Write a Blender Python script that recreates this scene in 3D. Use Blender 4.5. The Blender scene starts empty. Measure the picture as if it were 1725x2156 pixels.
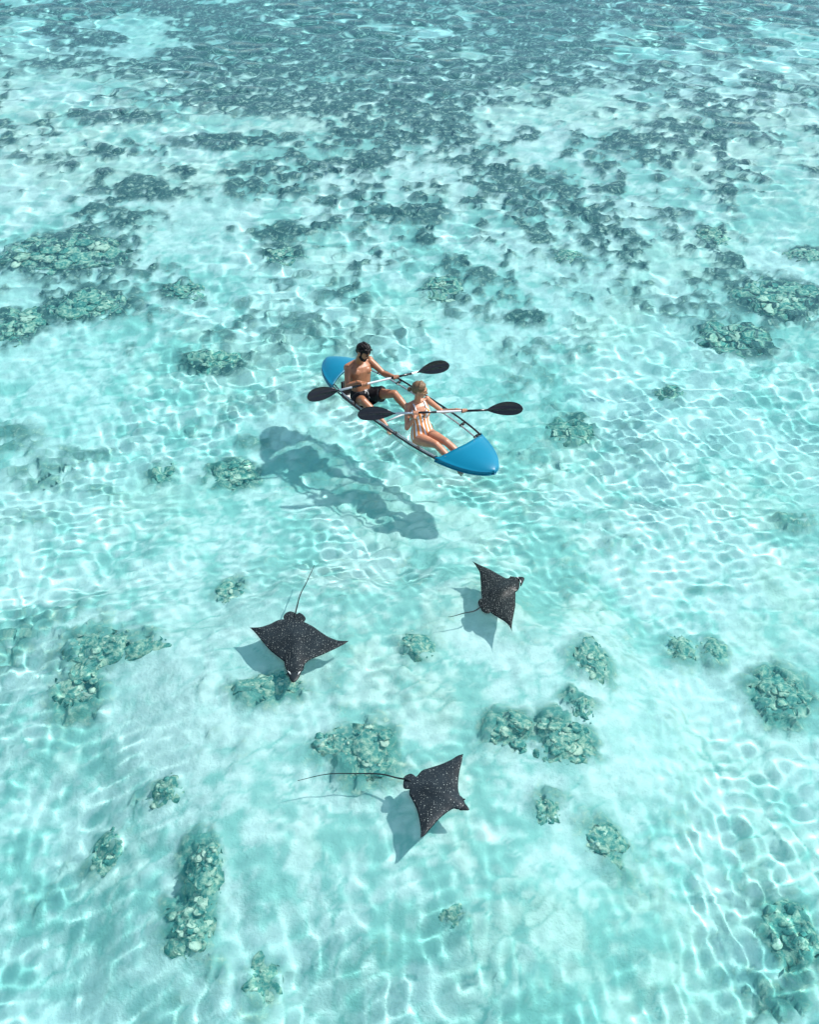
import bpy, bmesh, math, random
import numpy as np
from mathutils import Vector, Matrix
from mathutils.geometry import delaunay_2d_cdt

S = bpy.context.scene
COL = S.collection
PI = math.pi
rnd = random.Random(7)

# ------------------------------------------------------------------ camera, sky, sun
PITCH, CAMH, VFOV = math.radians(40), 8.8, math.radians(50)
cam = bpy.data.objects.new('camera', bpy.data.cameras.new('camera')); COL.objects.link(cam); S.camera = cam
cam.location = (0, 0, CAMH); cam.rotation_euler = (math.radians(90) - PITCH, 0, 0)
cam.data.sensor_fit = 'VERTICAL'; cam.data.sensor_height = 24; cam.data.lens = 12 / math.tan(VFOV / 2)
cam.data.clip_end = 4000
SUN_EL, SUN_AZ = math.radians(51), math.radians(17)          # azimuth from +X towards +Y
world = bpy.data.worlds.new('World'); S.world = world; world.use_nodes = True
wt = world.node_tree
sky = wt.nodes.new('ShaderNodeTexSky'); sky.sky_type = 'NISHITA'; sky.sun_disc = False
sky.sun_elevation = SUN_EL; sky.sun_rotation = math.radians(90) - SUN_AZ
wt.links.new(sky.outputs[0], wt.nodes['Background'].inputs[0])
wt.nodes['Background'].inputs[1].default_value = 0.09
sl = bpy.data.lights.new('sun', 'SUN'); sl.energy = 3.3; sl.angle = math.radians(1.4); sl.color = (1, .97, .93)
sl.cycles.is_caustics_light = True
so = bpy.data.objects.new('sun', sl); COL.objects.link(so)
so.rotation_euler = Vector((math.cos(SUN_EL) * math.cos(SUN_AZ), math.cos(SUN_EL) * math.sin(SUN_AZ), math.sin(SUN_EL))).to_track_quat('Z', 'Y').to_euler()
so.location = (20, 10, 30)
S.view_settings.view_transform = 'Standard'; S.view_settings.look = 'None'
S.view_settings.exposure = 1.16; S.view_settings.gamma = 1; S.view_settings.use_curve_mapping = False
S.cycles.use_denoising = True
S.cycles.max_bounces = 12; S.cycles.transparent_max_bounces = 24
S.cycles.blur_glossy = 0.6

# ------------------------------------------------------------------ pixel -> place (layout of the reef)
FOC = 1078 / math.tan(VFOV / 2)
def at(px, py, z=0.0):
    u, v = (px - 862.5) / FOC, (1078 - py) / FOC
    d = Vector((u, math.cos(PITCH) + v * math.sin(PITCH), -math.sin(PITCH) + v * math.cos(PITCH)))
    return Vector((0, 0, CAMH)) + d * ((z - CAMH) / d.z)
def bed_at(px, py, z):
    p = at(px, py, 0)
    d = (p - Vector((0, 0, CAMH))).normalized()
    h = Vector((d.x, d.y, 0)); s = h.length; h.normalize()
    s2 = s / 1.33
    return p + h * (-z * s2 / math.sqrt(1 - s2 * s2)) + Vector((0, 0, z))

# ------------------------------------------------------------------ numpy noise
def _h(i, j, s):
    n = (i.astype(np.int64) * 374761393 + j.astype(np.int64) * 668265263 + s * 1274126177) & 0xffffffff
    n = ((n ^ (n >> 13)) * 1274126177) & 0xffffffff
    return ((n ^ (n >> 16)) & 0xffff) / 65535.0
def vnoise(x, y, s=0):
    i, j = np.floor(x), np.floor(y); u, v = x - i, y - j
    u = u * u * u * (u * (u * 6 - 15) + 10); v = v * v * v * (v * (v * 6 - 15) + 10)
    a, b, c, d = _h(i, j, s), _h(i + 1, j, s), _h(i, j + 1, s), _h(i + 1, j + 1, s)
    return (a * (1 - u) + b * u) * (1 - v) + (c * (1 - u) + d * u) * v
def fbm(x, y, o=4, s=0, g=.5):
    t = 0; a = 1; n = 0
    for k in range(o):
        t = t + a * vnoise(x * 2 ** k + 17.3 * k, y * 2 ** k - 9.1 * k, s + k); n += a; a *= g
    return t / n
def worley(x, y, s=0):
    i, j = np.floor(x), np.floor(y); best = np.full(x.shape, 9.0); bid = np.zeros(x.shape); sec = np.full(x.shape, 9.0)
    for a in (-1, 0, 1):
        for b in (-1, 0, 1):
            ci, cj = i + a, j + b
            dx, dy = ci + _h(ci, cj, s) - x, cj + _h(ci, cj, s + 5) - y
            d = np.hypot(dx, dy); m = d < best
            sec = np.where(m, best, np.minimum(sec, d)); bid = np.where(m, _h(ci, cj, s + 9), bid); best = np.where(m, d, best)
    return best, sec, bid
def sstep(a, b, x):
    t = np.clip((x - a) / (b - a), 0, 1); return t * t * (3 - 2 * t)

# ------------------------------------------------------------------ object helpers
def link(o, mat=None, parent=None):
    COL.objects.link(o)
    if mat: o.data.materials.append(mat)
    if parent: o.parent = parent
    return o
def tag(o, label, cat, group=None):
    o['label'] = label; o['category'] = cat
    if group: o['group'] = group
    return o
def empty(name, M=Matrix()):
    o = bpy.data.objects.new(name, None); o.empty_display_size = .1; COL.objects.link(o); o.matrix_world = M; return o
def mesh_obj(name, verts, faces, mat=None, parent=None, smooth=True):
    me = bpy.data.meshes.new(name); me.from_pydata([tuple(v) for v in verts], [], [tuple(f) for f in faces]); me.update()
    if smooth: me.shade_smooth()
    return link(bpy.data.objects.new(name, me), mat, parent)
def bm_obj(name, bm, mat=None, parent=None, smooth=True):
    me = bpy.data.meshes.new(name); bm.to_mesh(me); bm.free()
    if smooth: me.shade_smooth()
    return link(bpy.data.objects.new(name, me), mat, parent)
def grid_obj(name, X, Y, Z, mat):
    n, m = X.shape
    co = np.stack([X, Y, Z], -1).reshape(-1, 3).astype(np.float32)
    i = np.arange(n * m).reshape(n, m); q = np.stack([i[:-1, :-1], i[:-1, 1:], i[1:, 1:], i[1:, :-1]], -1).reshape(-1, 4)
    me = bpy.data.meshes.new(name); me.vertices.add(len(co)); me.vertices.foreach_set('co', co.ravel())
    me.loops.add(q.size); me.loops.foreach_set('vertex_index', q.ravel().astype(np.int32))
    me.polygons.add(len(q)); me.polygons.foreach_set('loop_start', np.arange(0, q.size, 4, dtype=np.int32))
    me.polygons.foreach_set('loop_total', np.full(len(q), 4, dtype=np.int32))
    me.update(calc_edges=True); me.shade_smooth()
    return link(bpy.data.objects.new(name, me), mat)
def vattr(o, name, arr):
    a = o.data.attributes.new(name, 'FLOAT', 'POINT'); a.data.foreach_set('value', np.asarray(arr, dtype=np.float32).ravel())
def tube_bm(bm, pts, rad, n=10, cap=True):
    pts = [Vector(p) for p in pts]; rings = []; up = None
    rad = rad if hasattr(rad, '__len__') else [rad] * len(pts)
    for k, p in enumerate(pts):
        t = (pts[min(k + 1, len(pts) - 1)] - pts[max(k - 1, 0)]).normalized()
        if up is None: up = t.orthogonal().normalized()
        up = (up - t * up.dot(t)).normalized(); s = t.cross(up)
        rings.append([bm.verts.new(p + (up * math.cos(2 * PI * i / n) + s * math.sin(2 * PI * i / n)) * rad[k]) for i in range(n)])
    for a, b in zip(rings, rings[1:]):
        for i in range(n): bm.faces.new((a[i], a[(i + 1) % n], b[(i + 1) % n], b[i]))
    if cap: bm.faces.new(rings[0][::-1]); bm.faces.new(rings[-1])
def tube(name, pts, rad, mat, parent=None, n=10):
    bm = bmesh.new(); tube_bm(bm, pts, rad, n); return bm_obj(name, bm, mat, parent)
def ell_bm(bm, c, ax, seg=20):            # ax = three axis vectors (scaled)
    M = Matrix.Identity(4)
    for i in range(3):
        for j in range(3): M[j][i] = ax[i][j]
    M.translation = c
    bmesh.ops.create_uvsphere(bm, u_segments=seg, v_segments=seg // 2 + 2, radius=1, matrix=M)
def cap_bm(bm, a, ra, b, rb, n=16):       # capsule with two radii
    a, b = Vector(a), Vector(b); d = b - a; L = d.length; t = d.normalized()
    pts, rr = [], []
    for k in range(5):
        th = PI / 2 * (1 - k / 4) ; pts.append(a - t * ra * math.sin(th)); rr.append(max(ra * math.cos(th), ra * .02))
    for k in range(1, 4): pts.append(a + t * L * k / 4); rr.append(ra + (rb - ra) * k / 4)
    for k in range(5):
        th = PI / 2 * k / 4; pts.append(b + t * rb * math.sin(th)); rr.append(max(rb * math.cos(th), rb * .02))
    tube_bm(bm, pts, rr, n)
def loft_bm(bm, secs, n=28, e=2.3):       # secs: centre, side vec (scaled), front vec (scaled)
    rings = []
    for c, s, f in secs:
        r = []
        for i in range(n):
            a = 2 * PI * i / n; ca, sa = math.cos(a), math.sin(a)
            ca = math.copysign(abs(ca) ** (2 / e), ca); sa = math.copysign(abs(sa) ** (2 / e), sa)
            r.append(bm.verts.new(c + s * ca + f * sa))
        rings.append(r)
    for a, b in zip(rings, rings[1:]):
        for i in range(n): bm.faces.new((a[i], a[(i + 1) % n], b[(i + 1) % n], b[i]))
    bm.faces.new(rings[0][::-1]); bm.faces.new(rings[-1])
def remesh(bm, voxel, smooth=3):
    """union of the closed shapes in bm as one continuous surface (returns a mesh)"""
    bmesh.ops.recalc_face_normals(bm, faces=bm.faces)
    me = bpy.data.meshes.new('tmp'); bm.to_mesh(me); bm.free()
    o = bpy.data.objects.new('tmp', me); COL.objects.link(o)
    m = o.modifiers.new('r', 'REMESH'); m.mode = 'VOXEL'; m.voxel_size = voxel; m.use_smooth_shade = True
    s = o.modifiers.new('s', 'SMOOTH'); s.factor = .5; s.iterations = smooth
    dg = bpy.context.evaluated_depsgraph_get(); dg.update()
    res = bpy.data.meshes.new_from_object(o.evaluated_get(dg))
    bpy.data.objects.remove(o); bpy.data.meshes.remove(me)
    return res

# ------------------------------------------------------------------ materials
def nodes(name):
    m = bpy.data.materials.new(name); m.use_nodes = True; t = m.node_tree
    return m, t, t.nodes['Principled BSDF'], t.nodes['Material Output']
def N(t, kind, **k):
    n = t.nodes.new(kind)
    for a, v in k.items(): setattr(n, a, v)
    return n
def simple(name, col, rough=.5, spec=.5, noise=None, bump=None, metal=0, coat=0):
    m, t, b, o = nodes(name)
    b.inputs['Roughness'].default_value = rough; b.inputs['Specular IOR Level'].default_value = spec
    b.inputs['Metallic'].default_value = metal; b.inputs['Coat Weight'].default_value = coat
    b.inputs['Base Color'].default_value = (*col, 1)
    tc = N(t, 'ShaderNodeTexCoord')
    if noise:
        sc, amt = noise
        nz = N(t, 'ShaderNodeTexNoise'); nz.inputs['Scale'].default_value = sc; nz.inputs['Detail'].default_value = 5
        t.links.new(tc.outputs['Object'], nz.inputs['Vector'])
        mr = N(t, 'ShaderNodeMapRange'); mr.inputs[1].default_value = .3; mr.inputs[2].default_value = .7
        mr.inputs[3].default_value = 1 - amt; mr.inputs[4].default_value = 1 + amt
        t.links.new(nz.outputs[0], mr.inputs[0])
        vm = N(t, 'ShaderNodeVectorMath', operation='SCALE'); vm.inputs[0].default_value = col
        t.links.new(mr.outputs[0], vm.inputs['Scale']); t.links.new(vm.outputs[0], b.inputs['Base Color'])
    if bump:
        sc, st = bump
        nz = N(t, 'ShaderNodeTexNoise'); nz.inputs['Scale'].default_value = sc; nz.inputs['Detail'].default_value = 4
        t.links.new(tc.outputs['Object'], nz.inputs['Vector'])
        bp = N(t, 'ShaderNodeBump'); bp.inputs['Distance'].default_value = st
        t.links.new(nz.outputs[0], bp.inputs['Height']); t.links.new(bp.outputs[0], b.inputs['Normal'])
    return m
def clear(name, tint, refl=1.0):
    m, t, b, o = nodes(name); t.nodes.remove(b)
    tr = N(t, 'ShaderNodeBsdfTransparent'); tr.inputs[0].default_value = (*tint, 1)
    gl = N(t, 'ShaderNodeBsdfGlossy'); gl.inputs['Roughness'].default_value = .08
    lw = N(t, 'ShaderNodeLayerWeight'); lw.inputs[0].default_value = .5
    fr = N(t, 'ShaderNodeMath', operation='POWER'); fr.inputs[1].default_value = 4.5; t.links.new(lw.outputs['Facing'], fr.inputs[0])
    ml = N(t, 'ShaderNodeMath', operation='MULTIPLY_ADD'); ml.inputs[1].default_value = refl * .6; ml.inputs[2].default_value = .035
    mx = N(t, 'ShaderNodeMixShader')
    t.links.new(fr.outputs[0], ml.inputs[0]); t.links.new(ml.outputs[0], mx.inputs[0])
    t.links.new(tr.outputs[0], mx.inputs[1]); t.links.new(gl.outputs[0], mx.inputs[2]); t.links.new(mx.outputs[0], o.inputs[0])
    return m

# ------------------------------------------------------------------ kayak frame of reference
K_C = Vector((-.06, 12.37, 0)); K_TH = math.atan2(-.76, .65)
KM = Matrix.Translation(K_C) @ Matrix.Rotation(K_TH, 4, 'Z')
HLEN, GUN = 1.76, .22
def hw_np(X): return .455 * np.clip(1 - np.clip(np.abs(X) / HLEN, 0, 1) ** 3.2, 0, 1) ** .62
def hw(X): return float(hw_np(np.array(X)))
def hull_z(X, tY):
    zb = -.016 + .11 * np.clip(np.abs(X) / HLEN, 0, 1.0) ** 3.5
    return zb + (GUN - zb) * np.clip(np.abs(tY), 0, 1) ** 8

# ------------------------------------------------------------------ water depth and surface
def shadow_rise(x, y):  # added rise of the bed, keeps the rays' shadows close under them
    x = x + 2.2 * (fbm(x * .5, y * .5, 3, 91) - .5); y = y + 2.0 * (fbm(x * .5 + 5, y * .5, 3, 92) - .5)
    return sstep(-4.6, -1.6, x) * sstep(3.4, .6, x) * sstep(3.2, 6.0, y) * sstep(10.7, 8.5, y)
def depth(x, y): return -(1.3 + .28 * sstep(11.0, 12.2, y) + .35 * sstep(7.5, 4.5, y) - .93 * shadow_rise(x, y) * (1 + .30 * sstep(7.5, 4.5, y)) - .55 * sstep(13.5, 22, y) + 1.3 * sstep(24, 34, y) + 6 * sstep(60, 400, y))
def warp_grid(nx, ys, pad, outer):
    u = np.linspace(-1, 1, nx); core = pad
    ext = np.geomspace(1.03, outer, 26)
    u = np.concatenate([-ext[::-1], u, ext])
    Y = np.repeat(ys[:, None], len(u), 1); hwid = core + .36 * np.clip(Y, 0, 60)
    return u[None, :] * hwid, Y
def row_ys(d0, far):
    ys = [2.6]
    while ys[-1] < 42: ys.append(ys[-1] + d0 * max(1, (ys[-1] / 9) ** 1.15))
    ys += list(np.geomspace(43, far, 34))
    return np.array([-60, -30, -15, -8, -4, -1, 0, .7, 1.2, 1.6, 2., 2.3] + ys)
ys = row_ys(.0195, 900)
X, Y = warp_grid(640, ys, 3.9, 60)
rng = np.random.default_rng(11)
waves = []
for k in range(90):
    lam = .15 * (12 ** (rng.random() ** 1.35))
    ang = math.radians(68) + rng.normal(0, .95)
    waves.append((lam, ang, rng.uniform(0, 2 * PI), rng.uniform(.6, 1.2)))
dy = np.gradient(Y, axis=0); dx = np.gradient(X, axis=1); step = np.maximum(dx, dy)
wx = X + .25 * (fbm(X * .7, Y * .7, 3, 3) - .5); wy = Y + .25 * (fbm(X * .7 + 9, Y * .7, 3, 4) - .5)
Zw = np.zeros_like(X)
gust = .30 + .95 * sstep(.25, .75, fbm(X * .45, Y * .35, 3, 21))
rough_far = 1 + .5 * sstep(11, 15, Y) + 1.6 * sstep(16, 30, Y)
for lam, ang, ph, w in waves:
    k = 2 * PI / lam
    amp = .00092 * lam ** 1.0 * w * (rough_far if lam > .3 else 1 + .6 * (rough_far - 1)) * (1 if lam < .8 else .75)
    if lam < .26: amp *= 1.3 - .1 * sstep(10, 14, Y)
    if lam > .6: amp = amp * .8
    fade = np.clip((lam / step - 3) / 3, 0, 1)
    Zw += amp * fade * np.sin(k * (wx * math.cos(ang) + wy * math.sin(ang)) + ph)
Zw *= gust
# the hull presses the surface down where the kayak floats
Kx = (X - K_C.x) * math.cos(K_TH) + (Y - K_C.y) * math.sin(K_TH)
Ky = -(X - K_C.x) * math.sin(K_TH) + (Y - K_C.y) * math.cos(K_TH)
wdep = -depth(X, Y) + .6 * shadow_rise(X, Y)  # depth for the tint, most of the added rise taken out
hwk = hw_np(Kx) + .022; inside = (np.abs(Kx) < HLEN + .02) & (np.abs(Ky) < hwk)
hz = np.where(inside, hull_z(Kx, Ky / np.maximum(hwk, .01)) - .007, 9)
Zd = np.minimum(Zw, hz)
near = sstep(2.3, 2.0, np.abs(Kx)) * sstep(.85, .6, np.abs(Ky))
for k in range(8):
    B = Zd.copy(); B[1:-1] = .25 * Zd[:-2] + .5 * Zd[1:-1] + .25 * Zd[2:]; C_ = B.copy(); C_[:, 1:-1] = .25 * B[:, :-2] + .5 * B[:, 1:-1] + .25 * B[:, 2:]
    Zd = Zd * (1 - near) + C_ * near
Zw = np.where(near > 0, Zd, Zw)

m_water, t, b, out = nodes('sea_water'); t.nodes.remove(b)
refr = N(t, 'ShaderNodeBsdfRefraction'); refr.inputs['IOR'].default_value = 1.33; refr.inputs['Roughness'].default_value = 0
adp = N(t, 'ShaderNodeAttribute', attribute_name='depth')       # light lost in the water column, by depth: red first
cmb = N(t, 'ShaderNodeCombineColor')
for ch, (k0, k1) in enumerate(((.095, .17), (.032, .016), (.018, .011))):
    ma = N(t, 'ShaderNodeMath', operation='MULTIPLY_ADD'); ma.inputs[1].default_value = -k1; ma.inputs[2].default_value = -k0; t.links.new(adp.outputs['Fac'], ma.inputs[0])
    ex = N(t, 'ShaderNodeMath', operation='EXPONENT'); t.links.new(ma.outputs[0], ex.inputs[0]); t.links.new(ex.outputs[0], cmb.inputs[ch])
t.links.new(cmb.outputs[0], refr.inputs['Color'])
glo = N(t, 'ShaderNodeBsdfGlossy'); glo.inputs['Roughness'].default_value = .04
fre = N(t, 'ShaderNodeFresnel'); fre.inputs[0].default_value = 1.33
mixw = N(t, 'ShaderNodeMixShader')
tcw = N(t, 'ShaderNodeTexCoord')
mpw = N(t, 'ShaderNodeMapping'); mpw.inputs['Scale'].default_value = (1, 1.5, 1)
nzw = N(t, 'ShaderNodeTexNoise'); nzw.inputs['Scale'].default_value = 7; nzw.inputs['Detail'].default_value = 3; nzw.inputs['Distortion'].default_value = .6
bpw = N(t, 'ShaderNodeBump'); bpw.inputs['Distance'].default_value = .012; bpw.inputs['Strength'].default_value = .5
t.links.new(tcw.outputs['Object'], mpw.inputs[0]); t.links.new(mpw.outputs[0], nzw.inputs['Vector']); t.links.new(nzw.outputs[0], bpw.inputs['Height'])
t.links.new(bpw.outputs[0], glo.inputs['Normal']); t.links.new(bpw.outputs[0], fre.inputs['Normal'])
t.links.new(fre.outputs[0], mixw.inputs[0]); t.links.new(refr.outputs[0], mixw.inputs[1]); t.links.new(glo.outputs[0], mixw.inputs[2])
dif = N(t, 'ShaderNodeBsdfDiffuse'); dif.inputs[0].default_value = (.04, .60, .64, 1)  # veil of light scattered in the water, put into the surface colour
mix2 = N(t, 'ShaderNodeMixShader'); mix2.inputs[0].default_value = .045
t.links.new(mixw.outputs[0], mix2.inputs[1]); t.links.new(dif.outputs[0], mix2.inputs[2]); t.links.new(mix2.outputs[0], out.inputs[0])
water = grid_obj('water', X, Y, Zw, m_water); water['kind'] = 'structure'
vattr(water, 'depth', np.minimum(wdep, 4))
water['label'] = 'clear turquoise lagoon water with small ripples'
water.cycles.is_caustics_caster = True

# ------------------------------------------------------------------ sea bed
# dark reef patches: px, py, rx, ry in the layout of the reef, strength
PATCH = [(430,1830,40,60,1),(405,1960,62,50,.9),(400,2020,50,25,.7),(345,1650,45,32,.7),(205,1745,40,50,.55),(70,1800,60,30,.35),
 (150,1400,55,50,.8),(190,1330,95,55,.6),(300,1320,60,22,.6),(130,1250,60,30,.45),(15,1285,50,60,.6),(770,1585,62,60,.95),(700,1580,50,35,.55),
 (1075,1545,48,42,.85),(1190,1565,65,42,1),(1225,1490,26,24,.85),(565,1450,75,28,.75),(1665,1390,62,48,1),(1620,1380,40,40,.7),
 (1245,1375,38,45,.75),(1450,1295,36,32,.65),(1525,1305,30,28,.6),(880,1365,42,32,.6),(475,1215,32,28,.65),(490,990,52,30,1),(545,935,40,20,.6),
 (345,990,26,24,.7),(170,950,70,18,.6),(90,985,70,32,.6),(200,1020,50,16,.55),(40,1080,60,25,.5),(30,930,60,30,.6),(1280,1745,55,50,.6),(1150,1700,35,28,.6),
 (1300,1800,40,30,.6),(1690,1900,55,75,.9),(1640,2060,70,30,.7),(1600,1640,30,30,.35),(950,1950,32,22,.5),(560,2110,40,50,.55),(480,2060,30,25,.5),(800,2040,30,30,.3),
 (1200,915,52,26,.85),(1080,820,34,18,.5),(1410,830,30,15,.7),(1140,990,30,16,.5),(1320,900,40,12,.4),(450,765,65,24,.95),(930,615,38,26,1),(595,550,42,18,1),
 (1545,720,72,36,1),(1640,640,95,40,1),(1690,545,40,14,1),(390,620,48,18,1),(140,545,125,34,1),(250,600,110,26,.7),(190,655,85,30,1),(40,690,60,36,.9),
 (1110,680,40,14,.8),(1200,545,40,12,.7),(1500,505,40,18,1),(1190,430,60,12,.6),(880,450,60,20,1),(1150,490,35,18,.7),(600,500,60,18,1),(280,470,80,20,.8),
 (300,400,110,16,.9),(560,400,90,20,.9),(680,470,60,14,.9),(1350,300,120,24,.8),(1430,270,90,16,.8),(1080,380,120,16,.7),(1560,240,90,10,.7),(100,330,90,10,.7),
 (500,300,120,16,.9),(250,250,120,14,.8),(620,200,260,38,1),(420,140,280,22,.9),(820,130,220,22,.9),(1200,160,120,14,.7),(850,280,140,16,1),(780,340,90,12,.9),
 (1680,1090,40,20,.7),(1290,1130,40,14,.4),(1500,1190,50,12,.35),(60,1500,60,30,.3),(660,1000,0,0,0)]
def bed_fields(x, y):
    z = depth(x, y)
    warpx = x + .35 * (fbm(x * 1.3, y * 1.3, 3, 31) - .5); warpy = y + .5 * (fbm(x * 1.3 + 7, y * 1.3, 3, 32) - .5)
    r = np.zeros_like(x)
    for px, py, rx, ry, s in PATCH:
        if not s: continue
        zz = float(depth(np.array(0.), np.array(at(px, py).y)))
        c = bed_at(px, py, zz); e = bed_at(px + rx, py, zz); g = bed_at(px, py - ry, zz)
        a, bb = max((e - c).length, .08), max((g - c).length, .08)
        sel = (np.abs(y - c.y) < bb * 2.6 + .5) & (np.abs(x - c.x) < a * 2.6 + .5)
        if not sel.any(): continue
        q = np.hypot((warpx[sel] - c.x) / a, (warpy[sel] - c.y) / bb)
        r[sel] = np.maximum(r[sel], s * (1 - sstep(.5, 2.1, q)))
    big = fbm(x * .28, y * .2, 4, 41); mid = fbm(x * 1.1, y * 1.0, 4, 42)
    far = sstep(11.5, 23, y)
    mid2 = fbm(x * 2.4, y * 1.8, 3, 44)
    mid3 = fbm(x * 5.0, y * 3.2, 3, 45)
    field = sstep(.492 - .095 * far, .64 - .065 * far, .34 * big + .24 * mid + .24 * mid2 + .18 * mid3) * (.35 + .65 * far)
    r = np.maximum(r, .9 * sstep(24, 31, y) * sstep(.30, .50, .5 * big + .5 * mid))
    r = np.maximum(r, field)
    fine = fbm(x * 4.2, y * 4.2, 4, 43)
    fine2 = fbm(x * 7.5, y * 5.5, 3, 46)
    fn = sstep(11, 15, y); deep = sstep(22, 31, y); reef = np.clip(.22 * deep * sstep(.30, .52, .5 * big + .5 * mid) + r * 1.25 * sstep(.32 + .03 * fn, .56 + .07 * fn, .5 * fine + .5 * fine2 + (.2 - .12 * fn) * r), 0, 1)
    return z, reef, fine
ysb = row_ys(.030, 900)
XB, YB = warp_grid(420, ysb, 4.6, 60)
zb, reef, fine = bed_fields(XB, YB)
stepb = np.maximum(np.gradient(YB, axis=0), np.gradient(XB, axis=1))
det = np.clip(1.6 - stepb * 6, 0, 1)
w1, w2, wid = worley(XB * 3.1 + 1.6 * fbm(XB * 2, YB * 2, 3, 71), YB * 3.4 + 1.6 * fbm(XB * 2, YB * 2, 3, 72), 51); v1, v2, vid = worley(XB * 8 + fine, YB * 8, 52)
stone = sstep(.0, .3, w2 - w1) * (.4 + .6 * wid); peb = sstep(0, .3, v2 - v1) * vid
lump = fbm(XB * 1.6, YB * 1.6, 5, 61)
rub = .25 + .75 * sstep(.45, .62, fbm(XB * .6, YB * .6, 3, 62))
ZB = zb + (lump - .5) * (.18 - .12 * shadow_rise(XB, YB)) + det * (reef * (.13 * stone + .05 * peb + .10 * fine) + (1 - reef) * rub * (.014 * stone + .010 * peb + .03 * fine))
ZB = np.minimum(ZB, -.15)

m_bed, t, b, out = nodes('coral_sand')
at1 = N(t, 'ShaderNodeAttribute', attribute_name='reef'); at2 = N(t, 'ShaderNodeAttribute', attribute_name='stone'); at3 = N(t, 'ShaderNodeAttribute', attribute_name='tone')
tc = N(t, 'ShaderNodeTexCoord')
nz = N(t, 'ShaderNodeTexNoise'); nz.inputs['Scale'].default_value = 9; nz.inputs['Detail'].default_value = 8; nz.inputs['Roughness'].default_value = .65
t.links.new(tc.outputs['Object'], nz.inputs['Vector'])
vo = N(t, 'ShaderNodeTexVoronoi'); vo.inputs['Scale'].default_value = 14; t.links.new(tc.outputs['Object'], vo.inputs['Vector'])
def ramp(t, src, stops):
    r = N(t, 'ShaderNodeValToRGB'); t.links.new(src, r.inputs[0]); e = r.color_ramp.elements
    while len(e) < len(stops): e.new(.5)
    for k, (p, c) in enumerate(stops): e[k].position = p; e[k].color = (*c, 1)
    return r
sand = ramp(t, nz.outputs[0], [(.28, (.58, .60, .56)), (.45, (.70, .71, .66)), (.62, (.80, .79, .74))])
rock = ramp(t, nz.outputs[0], [(.3, (.022, .046, .048)), (.48, (.055, .095, .09)), (.56, (.15, .20, .17)), (.66, (.48, .48, .40))])
rubb = ramp(t, at2.outputs['Fac'], [(0, (.38, .46, .38)), (.35, (.62, .66, .56)), (1, (.86, .84, .74))])
mxa = N(t, 'ShaderNodeMix', data_type='RGBA'); t.links.new(at3.outputs['Fac'], mxa.inputs[0]); t.links.new(sand.outputs[0], mxa.inputs[6]); t.links.new(rubb.outputs[0], mxa.inputs[7])
mth = N(t, 'ShaderNodeMath', operation='MULTIPLY_ADD'); mth.inputs[1].default_value = 1.7; mth.inputs[2].default_value = -.85 + .0
t.links.new(nz.outputs[0], mth.inputs[0])
ad = N(t, 'ShaderNodeMath', operation='MULTIPLY_ADD'); t.links.new(mth.outputs[0], ad.inputs[0]); ad.inputs[1].default_value = .8; t.links.new(at1.outputs['Fac'], ad.inputs[2])
mr = N(t, 'ShaderNodeMapRange', interpolation_type='SMOOTHSTEP'); mr.inputs[1].default_value = .18; mr.inputs[2].default_value = .95; t.links.new(ad.outputs[0], mr.inputs[0])
at4 = N(t, 'ShaderNodeAttribute', attribute_name='mottle'); mxm = N(t, 'ShaderNodeMix', data_type='RGBA'); m4 = N(t, 'ShaderNodeMath', operation='MULTIPLY'); m4.inputs[1].default_value = .9; t.links.new(at4.outputs['Fac'], m4.inputs[0]); t.links.new(m4.outputs[0], mxm.inputs[0]); t.links.new(mxa.outputs[2], mxm.inputs[6]); mxm.inputs[7].default_value = (.30, .50, .44, 1)
mxb = N(t, 'ShaderNodeMix', data_type='RGBA'); t.links.new(mr.outputs[0], mxb.inputs[0]); at5 = N(t, 'ShaderNodeAttribute', attribute_name='near_veil'); rock_veiled = ramp(t, nz.outputs[0], [(.3, (.06, .17, .15)), (.48, (.14, .30, .25)), (.58, (.34, .42, .33)), (.70, (.66, .63, .50))])  # teal ramp for near reef: underwater scattered light put into its colour
mxr = N(t, 'ShaderNodeMix', data_type='RGBA'); t.links.new(at5.outputs['Fac'], mxr.inputs[0]); t.links.new(rock.outputs[0], mxr.inputs[6]); t.links.new(rock_veiled.outputs[0], mxr.inputs[7])
t.links.new(mxm.outputs[2], mxb.inputs[6]); t.links.new(mxr.outputs[2], mxb.inputs[7])
t.links.new(mxb.outputs[2], b.inputs['Base Color']); b.inputs['Roughness'].default_value = .95; b.inputs['Specular IOR Level'].default_value = 0
bp = N(t, 'ShaderNodeBump'); bp.inputs['Distance'].default_value = .05; bp.inputs['Strength'].default_value = .7
t.links.new(nz.outputs[0], bp.inputs['Height']); t.links.new(bp.outputs[0], b.inputs['Normal'])
bed = grid_obj('seabed', XB, YB, ZB, m_bed); bed['kind'] = 'structure'; bed['label'] = 'pale sand and coral rubble sea floor with dark reef patches'
vattr(bed, 'reef', reef); vattr(bed, 'stone', np.clip(stone * .7 + peb * .4, 0, 1)); vattr(bed, 'tone', np.clip(rub * 1.1 - .2, 0, 1) * .8)
mott = .38 * fbm(XB * 1.3, YB * 1.1, 4, 81) + .37 * fbm(XB * 4.1, YB * 3.6, 3, 82) + .25 * fbm(XB * 9 + 2 * stone, YB * 9, 3, 84)
edge = (1 - sstep(.02, .16, w2 - w1)) * sstep(.42, .62, fbm(XB * 1.1, YB * 1.1, 3, 85))
vattr(bed, 'mottle', np.clip(sstep(.43, .60, mott) * (.45 + .55 * sstep(.35, .6, fbm(XB * .5, YB * .5, 2, 83))) + .55 * edge, 0, 1))
vattr(bed, 'near_veil', sstep(16, 10, YB))  # nearer bed takes the ramp with scattered light in its colour
bed.cycles.is_caustics_receiver = True
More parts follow.
